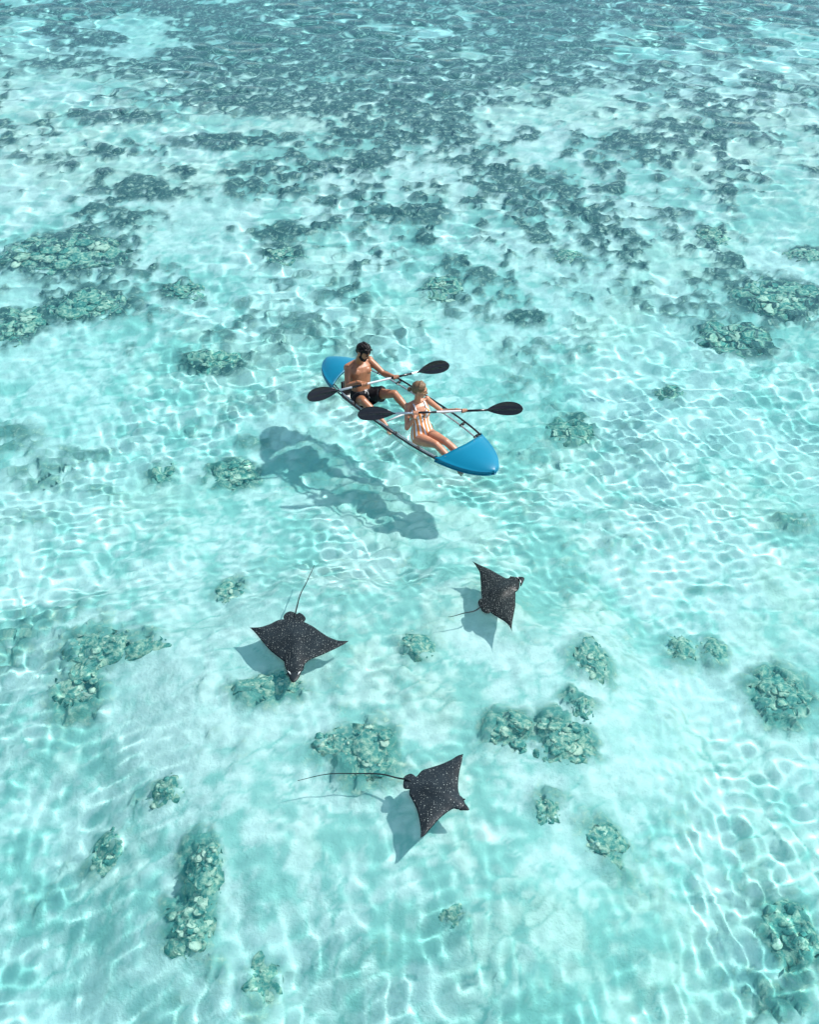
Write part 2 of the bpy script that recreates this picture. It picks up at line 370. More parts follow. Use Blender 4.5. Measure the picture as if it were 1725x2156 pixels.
def bed_height(x, y):
    i = int(np.clip(np.searchsorted(ysb, y), 1, len(ysb) - 1)); i -= (y - ysb[i - 1]) < (ysb[i] - y)
    j = int(np.argmin(np.abs(XB[i] - x))); return float(ZB[i, j])

# ------------------------------------------------------------------ coral heads on the bed
from mathutils import noise as mn
m_coral, t, b, out = nodes('coral_rock')
geo = N(t, 'ShaderNodeNewGeometry'); tc = N(t, 'ShaderNodeTexCoord')
nz = N(t, 'ShaderNodeTexNoise'); nz.inputs['Scale'].default_value = 17; nz.inputs['Detail'].default_value = 7; nz.inputs['Roughness'].default_value = .6
t.links.new(tc.outputs['Object'], nz.inputs['Vector'])
at1 = N(t, 'ShaderNodeAttribute', attribute_name='pale')
ad = N(t, 'ShaderNodeMath', operation='MULTIPLY_ADD'); t.links.new(at1.outputs['Fac'], ad.inputs[0]); ad.inputs[1].default_value = .34; t.links.new(nz.outputs[0], ad.inputs[2])
rc = ramp(t, ad.outputs[0], [(.36, (.050, .165, .145)), (.52, (.13, .29, .24)), (.64, (.40, .46, .34)), (.78, (.74, .70, .54))])  # teal darks carry the water's scattered light in the coral colour
t.links.new(rc.outputs[0], b.inputs['Base Color']); b.inputs['Roughness'].default_value = .95; b.inputs['Specular IOR Level'].default_value = 0
bp = N(t, 'ShaderNodeBump'); bp.inputs['Distance'].default_value = .03; t.links.new(nz.outputs[0], bp.inputs['Height']); t.links.new(bp.outputs[0], b.inputs['Normal'])
ICO = {}
def ico(sub):
    if sub not in ICO:
        bm = bmesh.new(); bmesh.ops.create_icosphere(bm, subdivisions=sub, radius=1)
        ICO[sub] = (np.array([v.co[:] for v in bm.verts]), [[v.index for v in f.verts] for f in bm.faces]); bm.free()
    return ICO[sub]
CORALS = [  # px, py, rx, ry, blobs, name, label
 (430,1832,36,52,16,'dark knobbly coral head in the lower left foreground, darkest and roundest one'),
 (408,1958,52,44,12,'broken coral cluster just below the darkest round head at lower left'),
 (400,2022,40,20,6,'low flat coral slab at the foot of the lower left coral column'),
 (345,1650,36,28,9,'small pale and green coral clump left of the long ray tail'),
 (205,1745,30,42,6,'faint blue green coral mound at the left below the small pale clump'),
 (150,1395,46,40,10,'coral clump in the middle of the left edge reef patch'),
 (205,1330,70,30,8,'wide scattered coral rubble above the left edge reef patch'),
 (300,1345,50,16,5,'thin coral ridge reaching right from the left reef patch'),
 (772,1592,50,50,15,'mottled coral mound directly under the long thin ray tail'),
 (700,1575,38,28,7,'lower left lobe of coral beside the mound under the ray tail'),
 (1078,1545,42,36,10,'coral clump above right of the lowest ray, left of the larger cluster'),
 (1190,1565,56,38,15,'largest teal coral cluster right of the lowest ray'),
 (1226,1490,22,22,5,'round coral knob at the top right of the largest teal cluster'),
 (565,1450,60,22,8,'blue green coral streak under the head of the left ray'),
 (1665,1392,52,42,13,'dark coral mass at the right edge level with the left ray head'),
 (1245,1378,32,38,8,'coral clump below the right ray, right of centre'),
 (1452,1298,30,26,6,'left one of the two small coral mounds right of the right ray'),
 (1525,1305,26,24,6,'right one of the two small coral mounds right of the right ray'),
 (880,1366,34,24,6,'pale low coral between the left ray and the right ray'),
 (476,1215,26,22,6,'small lone coral knob left of the upright ray tail'),
 (492,992,44,24,10,'coral ridge at the left end of the kayak shadow'),
 (345,990,22,20,5,'small coral knob left of the ridge beside the kayak shadow'),
 (1282,1742,44,42,9,'loose coral clump in the lower right quarter, below the teal cluster'),
 (1150,1700,28,22,5,'small dark coral wedge right of the lowest ray head'),
 (1692,1900,48,64,12,'long dark coral bank on the lower right edge'),
 (950,1950,26,18,4,'tiny coral knob near the bottom centre'),
 (562,2105,30,40,6,'dim coral ridge cut by the bottom edge left of centre'),
 (1200,916,46,22,8,'green coral mound right of the bow of the kayak'),
 (1410,830,26,13,4,'small flat coral right of the front paddle blade'),
 (450,766,56,20,9,'dark coral ridge left of the stern of the kayak'),
 (930,616,34,22,9,'round coral head straight beyond the rear paddler'),
 (595,551,36,16,7,'isolated dark coral head beyond the kayak on the left'),
 (1545,722,60,30,12,'brown green coral mass at the right, nearer one of the right reef pair'),
 (1640,640,76,34,14,'wide dark reef mass at the right edge, farther one of the right reef pair'),
 (1690,546,34,12,5,'small dark coral strip at the right edge above the wide reef mass'),
 (390,620,42,16,6,'coral hump left of the isolated dark head and nearer'),
 (140,545,110,30,14,'wide dark reef strip at the far left'),
 (190,655,72,26,12,'nearest reef strip at the far left'),
 (40,690,50,30,9,'coral clump cut by the left edge beside the reef strips'),
 (1200,546,34,10,4,'low coral hump far right of the round coral head'),
 (1500,506,34,15,5,'small far coral head at the upper right'),
]
for idx, (px, py, rx, ry, nb, lab) in enumerate(CORALS):
    zz = float(depth(np.array(0.), np.array(at(px, py).y)))
    c = bed_at(px, py, zz); a = max((bed_at(px + rx, py, zz) - c).length, .06); bb = max((bed_at(px, py - ry, zz) - c).length, .06)
    r_ = random.Random(100 + idx); V, F, P = [], [], []; off = 0
    v, f = ico(3); sb_ = Vector((idx * 1.3, 4.4, 0))          # low encrusted base that carries the knobs
    for p in v:
        d = 1 + .55 * mn.noise(Vector(p) * 1.6 + sb_) + .25 * mn.noise(Vector(p) * 4 + sb_)
        x_, y_ = p[0] * a * 1.12 * d, p[1] * bb * 1.12 * d
        V.append((x_, y_, bed_height(c.x + x_, c.y + y_) - c.z - .026 + .046 * p[2] * d)); P.append(.25)
    F += [list(ff) for ff in f]; off = len(v)
    for k in range(nb * 7):
        if k % 5 == 0: cth, crr = r_.uniform(0, 2 * PI), r_.random() ** .5 * .7
        th, rr = r_.uniform(0, 2 * PI), min(abs(r_.gauss(0, .34)), .7)
        ox, oy = a * (crr * math.cos(cth) + rr * math.cos(th)), bb * (crr * math.sin(cth) + rr * math.sin(th))
        rad = min(a, bb) * r_.choice((.05, .07, .10, .15, .22)) * r_.uniform(.8, 1.2); rad = min(max(rad, .012), .12)
        hgt = rad * r_.uniform(.10, .38); pale = r_.random() ** 2
        v, f = ico(2 if rad > .03 else 1)
        gz = bed_height(c.x + ox, c.y + oy) - c.z
        sx, sy = r_.uniform(.8, 1.4), r_.uniform(.8, 1.4)
        seed = Vector((idx * 3.1, k * 1.7, 0))
        for p in v:
            d = 1 + .6 * (mn.noise(Vector(p) * 1.7 + seed)) + .32 * mn.noise(Vector(p) * 4.5 + seed)
            V.append((ox + p[0] * rad * sx * d, oy + p[1] * rad * sy * d, min(gz + hgt * .25 + p[2] * hgt * d, -.05 - c.z))); P.append(pale)
        F += [[i + off for i in ff] for ff in f]; off += len(v)
    o = mesh_obj('coral_head', V, F, m_coral); o.location = c
    vattr(o, 'pale', P); tag(o, lab, 'coral', 'coral heads on the sea bed')
    o.cycles.is_caustics_receiver = True

# ------------------------------------------------------------------ spotted eagle rays skimming at the surface
def ray_material(name, base, scale, lo):
    m, t, b, out = nodes(name)
    tc = N(t, 'ShaderNodeTexCoord')
    nz0 = N(t, 'ShaderNodeTexNoise'); nz0.inputs['Scale'].default_value = 6; nz0.inputs['Detail'].default_value = 4; t.links.new(tc.outputs['Object'], nz0.inputs['Vector'])
    basec = ramp(t, nz0.outputs[0], [(.3, tuple(c * .7 for c in base)), (.7, tuple(c * 1.45 for c in base))])
    last = basec.outputs[0]
    for sc, rad, seed in ((scale, .17, 0), (scale * 1.6, .15, 5.3)):
        mp = N(t, 'ShaderNodeMapping'); mp.inputs['Location'].default_value = (seed, seed * .7, 0); mp.inputs['Scale'].default_value = (1, 1, .001)
        t.links.new(tc.outputs['Object'], mp.inputs[0])
        vo = N(t, 'ShaderNodeTexVoronoi', voronoi_dimensions='2D'); vo.inputs['Scale'].default_value = sc; vo.inputs['Randomness'].default_value = .85
        t.links.new(mp.outputs[0], vo.inputs['Vector'])
        sep = N(t, 'ShaderNodeSeparateColor'); t.links.new(vo.outputs['Color'], sep.inputs[0])
        # dot radius differs from cell to cell, some cells have none
        r1 = N(t, 'ShaderNodeMapRange'); r1.inputs[1].default_value = lo; r1.inputs[2].default_value = 1; r1.inputs[3].default_value = 0; r1.inputs[4].default_value = rad
        t.links.new(sep.outputs[0], r1.inputs[0])
        df = N(t, 'ShaderNodeMath', operation='SUBTRACT'); t.links.new(r1.outputs[0], df.inputs[0]); t.links.new(vo.outputs['Distance'], df.inputs[1])
        sm = N(t, 'ShaderNodeMapRange', interpolation_type='SMOOTHSTEP'); sm.inputs[1].default_value = -.03; sm.inputs[2].default_value = .05; t.links.new(df.outputs[0], sm.inputs[0])
        mx = N(t, 'ShaderNodeMix', data_type='RGBA'); t.links.new(sm.outputs[0], mx.inputs[0]); t.links.new(last, mx.inputs[6]); mx.inputs[7].default_value = (.24, .28, .26, 1)
        last = mx.outputs[2]
    t.links.new(last, b.inputs['Base Color'])
    b.inputs['Roughness'].default_value = .38; b.inputs['Specular IOR Level'].default_value = .12
    bp = N(t, 'ShaderNodeBump'); bp.inputs['Distance'].default_value = .004; bp.inputs['Strength'].default_value = .5
    nz = N(t, 'ShaderNodeTexNoise'); nz.inputs['Scale'].default_value = 40; t.links.new(tc.outputs['Object'], nz.inputs['Vector']); t.links.new(nz.outputs[0], bp.inputs['Height']); t.links.new(bp.outputs[0], b.inputs['Normal'])
    return m
m_ray = ray_material('ray_skin', (.010, .015, .017), 35, .35)
m_ray2 = ray_material('ray_skin_olive', (.008, .012, .012), 40, .25)
m_ray3 = ray_material('ray_skin_grey', (.012, .018, .021), 32, .45)
m_raydark = simple('ray_dark_skin', (.010, .015, .017), .45, .15, noise=(8, .4))
m_pale = simple('ray_pale_gill', (.5, .55, .52), .5)
def smooth_loop(pts, per=5, corner=()):
    n = len(pts); res = []
    for i in range(n):
        p0, p1, p2, p3 = (Vector(pts[(i + k) % n]) for k in (-1, 0, 1, 2))
        if i in corner: p0 = p1 * 2 - p2 if False else p1 - (p2 - p1) * .3
        if (i + 1) % n in corner: p3 = p2 + (p2 - p1) * .3
        for k in range(per):
            s = k / per
            res.append(.5 * ((2 * p1) + (p2 - p0) * s + (2 * p0 - 5 * p1 + 4 * p2 - p3) * s * s + (3 * p1 - p0 - 3 * p2 + p3) * s ** 3))
    return res
def slab(name, loop, org, hfun, mat, parent, z0=.022, thick=.35, gs=.016):
    """closed body from an outline: domed top, flatter belly"""
    loop = [Vector((p.x - org.x, p.y - org.y)) for p in loop]
    L = np.array([(p.x, p.y) for p in loop]); L2 = np.roll(L, -1, 0)
    def dist(q):
        d = L2 - L; tt = np.clip(((q - L) * d).sum(1) / np.maximum((d * d).sum(1), 1e-12), 0, 1)
        return np.min(np.hypot(*(q - (L + d * tt[:, None])).T))
    def insd(q):
        c = ((L[:, 1] > q[1]) != (L2[:, 1] > q[1])) & (q[0] < (L2[:, 0] - L[:, 0]) * (q[1] - L[:, 1]) / (L2[:, 1] - L[:, 1] + 1e-15) + L[:, 0])
        return c.sum() % 2 == 1
    pts = list(loop); lo, hi = L.min(0), L.max(0)
    y = lo[1]; row = 0
    while y < hi[1]:
        x = lo[0] + (row % 2) * gs * .5
        while x < hi[0]:
            q = np.array((x, y))
            if insd(q) and dist(q) > gs * .45: pts.append(Vector((x, y)))
            x += gs
        y += gs * .87; row += 1
    n = len(loop)
    vs, _, fs, *_ = delaunay_2d_cdt(pts, [(i, (i + 1) % n) for i in range(n)], [], 1, 1e-6)
    V, F = [], []; dd = [dist(np.array(v[:])) for v in vs]
    for v, d in zip(vs, dd): V.append((v.x, v.y, z0 + hfun(v.x, v.y, d)))
    edge = [d < 1e-4 for d in dd]; m_ = {}
    for i, (v, d) in enumerate(zip(vs, dd)):
        if edge[i]: m_[i] = i
        else: m_[i] = len(V); V.append((v.x, v.y, z0 - thick * hfun(v.x, v.y, d) - .002))
    for f in fs:
        if len(f) == 3: F.append(list(f)); F.append([m_[f[2]], m_[f[1]], m_[f[0]]])
    return mesh_obj(name, V, F, mat, parent)
def make_ray(sx, ox, sy, oy, outline, corners, bill, tail, spine, mat, mbill, eyes, gaps, label, lift=(0, 0, 0)):
    W = lambda q, z=.03: at(q[0] * sx + ox, q[1] * sy + oy, z)
    A, B = W(spine[0]), W(spine[1])                       # snout end, tail end of the back line
    org = (A + B) / 2; org.z = 0
    ax = (A - B).normalized(); L0 = (A - B).length
    root = empty('eagle_ray', Matrix.Translation(org)); tag(root, label, 'ray', 'spotted eagle rays swimming near the kayak')
    side = Vector((-ax.y, ax.x, 0))
    def h(x, y, d):
        p = Vector((x, y, 0)); a = p.dot(ax) / L0; s = p.dot(side)
        ridge = math.exp(-(s / .085) ** 2) * (.5 + .5 * math.cos(min(1, abs(a - .08) * 1.7) * PI))
        wing = .018 * math.sin(min(1, abs(s) / .45) * PI) * (1 if s > 0 else .8)
        return (1 - math.exp(-d / .05)) * (.012 + .040 * ridge) + wing * (1 - math.exp(-d / .12))
    body = slab('body', [W(q) for q in smooth_loop(outline, 5, corners)], org, h, mat, root)
    hb = lambda x, y, d: (1 - math.exp(-d / .018)) * .016
    slab('snout', [W(q) for q in smooth_loop(bill, 4)], org, hb, mbill, root, z0=.012, gs=.01)
    tp = [W(q, .03) - org for q in tail]
    fine_t = []
    for i in range(len(tp) - 1):
        p0, p1, p2, p3 = tp[max(i - 1, 0)], tp[i], tp[i + 1], tp[min(i + 2, len(tp) - 1)]
        for k in range(4):
            s = k / 4; fine_t.append(.5 * ((2 * p1) + (p2 - p0) * s + (2 * p0 - 5 * p1 + 4 * p2 - p3) * s * s + (3 * p1 - p0 - 3 * p2 + p3) * s ** 3))
    fine_t.append(tp[-1]); n = len(fine_t)
    for k, p in enumerate(fine_t): p.z = .03 + .008 * math.sin(k * .5)
    tube('tail', fine_t, [.0075 * (1 - k / n) ** .9 + .0022 for k in range(n)], m_raydark, root, 8)
    for e in eyes:
        bm = bmesh.new(); p = W(e) - org; p.z = .034
        ell_bm(bm, p, ((.009, 0, 0), (0, .009, 0), (0, 0, .007)), 10); bm_obj('eye', bm, m_raydark, root)
    for g in gaps:
        pts = [W(q) - org for q in g]
        for p in pts: p.z = .031
        tube('gill_patch', pts, [.002] + [.007] * (len(pts) - 2) + [.002], m_pale, root, 8)
    return root
make_ray(.1401, 511.8, .1401, 1172.8,
 [(95,1052),(250,1045),(400,1000),(510,945),(585,930),(613,928),(605,885),(640,835),(705,808),(765,822),(790,850),(845,826),(900,858),(940,915),(918,968),
  (1050,1035),(1170,1120),(1290,1195),(1430,1245),(1590,1253),(1500,1312),(1350,1388),(1180,1465),(1010,1535),(935,1588),(918,1635),(905,1685),(862,1722),(790,1745),(700,1728),(655,1690),(632,1650),(622,1600),(613,1560),(520,1490),(400,1392),(300,1280),(205,1160),(130,1080)],
 (0, 5, 9, 11, 14, 19, 24, 33), [(660,1700),(690,1795),(728,1858),(755,1868),(785,1855),(825,1815),(858,1760),(866,1712),(800,1700),(720,1695)],
 [(778,905),(790,840),(802,770),(833,650),(872,545),(932,420),(992,290),(1040,205),(1072,115)], ((770,1700),(785,880)), m_ray, m_raydark, [(640,1630),(905,1650)],
 [[(668,1708),(695,1735),(715,1765)],[(862,1720),(840,1740),(822,1770)]], 'left ray heading down the picture with its tail pointing up')
make_ray(.1236, 924, .1236, 1158.6,
 [(568,175),(700,240),(860,310),(980,375),(1090,437),(1150,466),(1195,466),(1225,443),(1270,437),(1320,455),(1362,500),(1382,560),(1378,625),(1350,678),(1312,705),(1310,850),(1305,960),(1280,1090),(1255,1230),(1248,1330),(1257,1390),
  (1210,1290),(1130,1208),(1010,1135),(920,1080),(885,1045),(850,1068),(790,1060),(735,1020),(716,972),(684,930),(672,880),(690,835),(738,808),(725,690),(718,540),(706,400),(690,345),(640,262),(600,205)],
 (0, 6, 14, 20, 25, 29, 33), [(1310,440),(1370,430),(1440,436),(1466,465),(1442,530),(1408,595),(1395,580),(1392,545),(1370,505),(1320,470)],
 [(790,935),(740,955),(660,1000),(560,1045),(430,1080),(290,1107),(160,1130)], ((1350,540),(760,930)), m_ray2, m_raydark, [(1232,455),(1345,650)],
 [[(1318,452),(1345,462),(1365,480)],[(1388,500),(1396,530),(1398,560)]], 'right ray swimming away to the right below the kayak bow')
make_ray(.2307, 611.3, .2307, 1563.8,
 [(1580,98),(1565,180),(1546,260),(1535,350),(1536,430),(1550,475),(1578,500),(1592,535),(1600,570),(1560,600),(1530,604),(1490,598),(1440,625),(1370,682),(1300,758),(1232,836),(1190,865),(1192,790),(1175,680),(1150,592),(1110,510),(1087,465),(1092,420),
  (1042,415),(1030,385),(1034,348),(1042,325),(1036,312),(1062,290),(1105,277),(1150,306),(1170,286),(1205,248),(1275,224),(1380,190),(1470,150),(1530,113)],
 (0, 5, 12, 16, 22, 26, 30), [(1575,515),(1595,540),(1622,572),(1636,598),(1625,608),(1590,607),(1545,604),(1540,560)],
 [(1100,352),(1060,340),(1000,322),(920,305),(815,290),(650,278),(500,278),(350,290),(200,312),(65,342)], ((1585,560),(1060,345)), m_ray3, m_raydark, [(1590,518),(1528,596)],
 [], 'lowest and nearest ray with a long thin tail trailing left')

# ------------------------------------------------------------------ clear kayak
m_hull = clear('clear_polycarbonate', (.955, .985, .975), 1.0)
m_blue = simple('blue_plastic', (.0003, .145, .235), .38, .25, noise=(3, .05), bump=(180, .0006))
m_black = simple('black_rubber', (.012, .013, .014), .3, .5)
m_alu = simple('grey_aluminium', (.42, .44, .45), .3, .5, metal=.7, noise=(20, .1))
m_steel = simple('steel', (.6, .6, .58), .2, metal=1)
m_white = simple('white_paint', (.6, .6, .59), .3, .5)
kayak = empty('kayak', KM); tag(kayak, 'clear tandem kayak with blue bow and stern decks', 'kayak')
V, F = [], []; ns, nt_ = 60, 40
xsK = [HLEN * .9985 * math.sin(PI / 2 * (-1 + 2 * i / ns)) for i in range(ns + 1)]
for x in xsK:
    for j in range(nt_ + 1):
        tY = math.sin(PI / 2 * (-1 + 2 * j / nt_)); V.append((x, max(hw(x), .004) * tY, float(hull_z(np.array(x), tY))))
for i in range(ns):
    for j in range(nt_):
        a = i * (nt_ + 1) + j; F.append((a, a + nt_ + 1, a + nt_ + 2, a + 1))
hull = mesh_obj('hull', V, F, m_hull, kayak)
md = hull.modifiers.new('thick', 'SOLIDIFY'); md.thickness = .004; md.offset = 1
def deck(name, sgn):
    V, F = [], []; nx_, ny_ = 26, 30
    for i in range(nx_ + 1):
        for j in range(ny_ + 1):
            tY = -1 + 2 * j / ny_; s = i / nx_
            xe = 1.07 + .135 * (1 - abs(tY) ** 1.5)              # curved cockpit edge
            x = xe + (HLEN + .012 - xe) * math.sin(s * PI / 2)
            w = max(hw(min(x, HLEN - .0001)) + .016, .012)
            if i == nx_: w = .02
            y = w * math.sin(tY * PI / 2); q = abs(math.sin(tY * PI / 2))
            crown = .075 * (1 - s) ** .6 + .018
            z = GUN + .012 + crown * (1 - q ** 2.4) * (1 - s ** 3) + .012 * math.exp(-((1 - q) / .07) ** 2) * (1 - s)
            z += .014 * math.exp(-(s / .035) ** 2)                # raised lip along the cockpit edge
            V.append((sgn * x, y, z))
    for i in range(nx_):
        for j in range(ny_):
            a = i * (ny_ + 1) + j; f = (a, a + ny_ + 1, a + ny_ + 2, a + 1); F.append(f if sgn < 0 else f[::-1])
    # skirt down over the hull edge, all round the tip, and a lip folded down at the cockpit edge
    rimi = [i * (ny_ + 1) for i in range(nx_ + 1)] + [nx_ * (ny_ + 1) + j for j in range(1, ny_ + 1)] + [i * (ny_ + 1) + ny_ for i in range(nx_ - 1, -1, -1)]
    prev = rimi
    for dz, k in ((-.012, 1.004), (-.045, 1.0)):
        cur = []
        for r_ in rimi:
            v = V[r_]; cur.append(len(V)); V.append((v[0] * (1 + (k - 1) * .2), v[1] * k, GUN + .012 + dz))
        for a in range(len(rimi) - 1): F.append((prev[a], prev[a + 1], cur[a + 1], cur[a]))
        prev = cur
    rimpts = [V[q] for q in cur]
    lip = [j for j in range(ny_ + 1)]; cur = []
    for r_ in lip: v = V[r_]; cur.append(len(V)); V.append((v[0] + sgn * .012, v[1] * .99, v[2] - .045))
    for a in range(ny_): F.append((lip[a], lip[a + 1], cur[a + 1], cur[a]))
    o = mesh_obj(name, V, F, m_blue, kayak)
    bm = bmesh.new(); bm.from_mesh(o.data); bmesh.ops.remove_doubles(bm, verts=bm.verts, dist=.0004); bmesh.ops.recalc_face_normals(bm, faces=bm.faces); bm.to_mesh(o.data); bm.free()
    md = o.modifiers.new('thick', 'SOLIDIFY'); md.thickness = .005; md.offset = -1
    o['rim'] = [list(map(float, q)) for q in rimpts]
    return o
bd = deck('bow_deck', 1); sd = deck('stern_deck', -1)
for d_, sg in ((bd, 1), (sd, -1)):
    for ty in (-.62, -.2, .25, .66):
        bm = bmesh.new(); x = 1.07 + .135 * (1 - abs(ty) ** 1.5) + .03; ell_bm(bm, Vector((sg * x, .385 * math.sin(ty * PI / 2), GUN + .02 + .09 * (1 - abs(math.sin(ty * PI / 2)) ** 2.4))), ((.006, 0, 0), (0, .006, 0), (0, 0, .005)), 8)
        bm_obj('rivet', bm, m_steel, d_)
    rp = [Vector(v) + Vector((0, 0, -.004)) for v in d_['rim']]; del d_['rim']
    tube('deck_rim', rp, .008, m_blue, d_, 8)
for sg in (-1, 1):
    xr = [-1.2 + 2.32 * k / 50 for k in range(51)]
    tube('gunwale_rail', [(x, sg * (hw(x) + .006), GUN + .004) for x in xr], .0135, m_black, kayak, 12)
    tube('frame_tube', [(x, sg * (hw(x) - .062), GUN - .03) for x in xr], .0115, m_alu, kayak, 12)
    for k, x in enumerate((-1.0, -.62, -.2, .28, .72, 1.04)):
        bm = bmesh.new()
        M = Matrix.Translation((x, sg * (hw(x) - .028), GUN - .016)); bmesh.ops.create_cube(bm, size=1, matrix=M @ Matrix.Diagonal((.036, .05, .03, 1)))
        bmesh.ops.bevel(bm, geom=bm.edges[:], offset=.005, segments=2, affect='EDGES')
        M = Matrix.Translation((x, sg * (hw(x) - .062), GUN - .03)); bmesh.ops.create_cone(bm, segments=12, radius1=.018, radius2=.018, depth=.034, matrix=M @ Matrix.Rotation(PI / 2, 4, 'Y'), cap_ends=True)
        cl = bm_obj('tube_clamp', bm, m_black, kayak)
        c0 = Vector((x + .03, sg * (hw(x) - .085), GUN - .012))
        tube('eyelet', [c0 + Vector((.013 * math.cos(a), 0, .013 * math.sin(a))) for a in [2 * PI * q / 14 for q in range(15)]], .0028, m_steel, cl, 6)
# seats: black moulded rear seat, clear front seat with a white cross bar behind it
def seat(cx, cy, mat, name, w=.20):
    V, F = [], []
    n_ = 16
    for i in range(n_ + 1):
        s = i / n_
        if s < .62: x = cx + .20 - .44 * s / .62; z = -.01 + .03 * (1 - s / .62) ** 2
        else: q = (s - .62) / .38; x = cx - .24 - .05 * q; z = -.01 + .22 * q
        for j in range(13):
            ty = -1 + j / 6; ww = w * (1 - .18 * max(0, s - .62) / .38)
            V.append((x + .03 * ty * ty * (1 if s > .62 else 0), cy + ww * ty, z + .035 * ty * ty))
    for i in range(n_):
        for j in range(12): a = i * 13 + j; F.append((a, a + 1, a + 14, a + 13))
    o = mesh_obj(name, V, F, mat, kayak); md = o.modifiers.new('thick', 'SOLIDIFY'); md.thickness = .012
    return o
s1 = seat(-.84, -.08, m_black, 'seat'); s2 = seat(.42, -.05, m_hull, 'seat')
for o in (hull, s2): o.visible_transmission = False      # clear plastic: lets the refracted sun through (the caustics solver would treat it as opaque)
tube('cross_bar', [(-.03, -.30, .17), (.0, -.10, .185), (.03, .10, .185), (.06, .30, .18)], .012, m_white, kayak, 12)
for sg in (-1, 1):
    bm = bmesh.new(); ell_bm(bm, Vector((-.80, -.085 + sg * .215, .07)), ((.05, 0, 0), (0, .022, 0), (0, 0, .045)), 14); bm_obj('seat_knob', bm, m_black, s1)

# ------------------------------------------------------------------ paddles
m_blade = simple('black_blade_plastic', (.006, .0065, .007), .26, .6, noise=(30, .25), bump=(150, .0008))
m_blackg = simple('black_shaft_grip', (.010, .011, .012), .25, .5)
CAMD = Vector((.62, -.53, .57))
def paddle(P1, P2, sA, sB, bands, label, twist=(0, 0), blen=.46):
    P1, P2 = Vector(P1), Vector(P2); u = (P2 - P1).normalized()
    A, B = P1 + u * sA, P1 + u * sB
    root = empty('paddle', KM @ Matrix.Translation(P1)); tag(root, label, 'paddle', 'double bladed paddles')
    def T(p): return p - P1
    shaft = tube('shaft', [T(A + u * (blen * .93)), T(P1), T(P2), T(B - u * (blen * .93))], .0148, m_white, root, 14)
    for s0, s1_ in bands: tube('grip_band', [T(P1 + u * s0), T(P1 + u * s1_)], .0162, m_blackg, root, 14)
    for end, sg, tw in ((A, 1, twist[0]), (B, -1, twist[1])):
        d = u * sg; nrm = (CAMD - d * CAMD.dot(d)).normalized(); w = nrm.cross(d).normalized()
        R = Matrix.Rotation(tw, 3, d); nrm = R @ nrm; w = R @ w
        if w.z < 0: w = -w
        V, F = [], []; ni, nj = 22, 14
        for i in range(ni + 1):
            s = (1 - math.cos(i / ni * PI)) / 2
            half = .092 * ((1 - (1 - s / .40) ** 2.4) ** .5 if s < .40 else (1 - ((s - .40) / .60) ** 1.9) ** 1.05)
            half = max(half, .008)
            for side in (0, 1):
                for j in range(nj + 1):
                    q = -1 + 2 * j / nj
                    asym = .014 * math.sin(s * PI)
                    bend = .030 * (1 - s) ** 2 + .016 * q * q * math.sin(min(1, s * 1.2) * PI * .9)
                    th = .0035 * (1 - q ** 4) + .019 * math.exp(-(q * half / .0115) ** 2) * min(1, .25 + s)
                    V.append(T(end + d * (blen * s) + w * (half * q + asym) + nrm * (bend + (th if side == 0 else -.5 * th))))
        m2 = (nj + 1) * 2
        for i in range(ni):
            for j in range(nj):
                a = i * m2 + j; F.append((a, a + 1, a + m2 + 1, a + m2)); a += nj + 1; F.append((a, a + m2, a + m2 + 1, a + 1))
            for j in (0, nj):
                a = i * m2 + j; c_ = a + nj + 1; f = (a, c_, c_ + m2, a + m2) if j else (a, a + m2, c_ + m2, c_); F.append(f)
        for i in (0, ni):
            b0 = i * m2
            for j in range(nj): F.append((b0 + j, b0 + j + nj + 1, b0 + j + nj + 2, b0 + j + 1))
        bl = mesh_obj('blade', V, F, m_blade, root)
    return root
MP1, MP2 = (-.638, -.215, .42), (-.443, .211, .46)
WP1, WP2 = (.391, -.136, .46), (.788, .396, .46)
paddle(MP1, MP2, -.80, 1.24, [(-.16, .06), (.40, .70), (-.012, .0)], 'paddle held by the bearded man behind, blades black, shaft white', (.12, -.25))
paddle(WP1, WP2, -.78, 1.42, [(-.03, .27), (.60, 1.02)], 'paddle held by the woman in the front seat, blades black, shaft white', (0, -.12), .50)

# ------------------------------------------------------------------ people
def skin_mat(name, col, lip=None):
    m, t, b, o = nodes(name)
    tc = N(t, 'ShaderNodeTexCoord'); nz = N(t, 'ShaderNodeTexNoise'); nz.inputs['Scale'].default_value = 14; nz.inputs['Detail'].default_value = 4
    t.links.new(tc.outputs['Object'], nz.inputs['Vector'])
    r = ramp(t, nz.outputs[0], [(.3, tuple(c * .86 for c in col)), (.7, (min(1, col[0] * 1.1), col[1] * 1.08, col[2] * 1.05))])
    t.links.new(r.outputs[0], b.inputs['Base Color']); b.inputs['Roughness'].default_value = .42; b.inputs['Specular IOR Level'].default_value = .5
    b.inputs['Subsurface Weight'].default_value = .08; b.inputs['Subsurface Radius'].default_value = (.02, .008, .004); b.inputs['Subsurface Scale'].default_value = .5
    return m
m_skin1 = skin_mat('tanned_skin', (.30, .13, .062)); m_skin2 = skin_mat('light_tanned_skin', (.40, .185, .105))
m_hair1 = simple('black_hair', (.006, .005, .0045), .5, .18, bump=(90, .004)); m_hair2 = simple('blonde_hair', (.13, .078, .038), .5, .3, noise=(35, .4), bump=(90, .003))
m_short = simple('black_shorts_cloth', (.010, .010, .012), .75, .3, bump=(60, .003)); m_string = simple('white_cord', (.75, .75, .73), .7)
m_eye = simple('eye_dark', (.03, .02, .015), .1); m_lip = simple('lips', (.38, .12, .10), .4)
m_lens = simple('brown_lens', (.05, .025, .012), .08, .6); m_gold = simple('gold_metal', (.7, .5, .25), .25, metal=1)
m_button = simple('brown_button', (.035, .025, .018), .3)
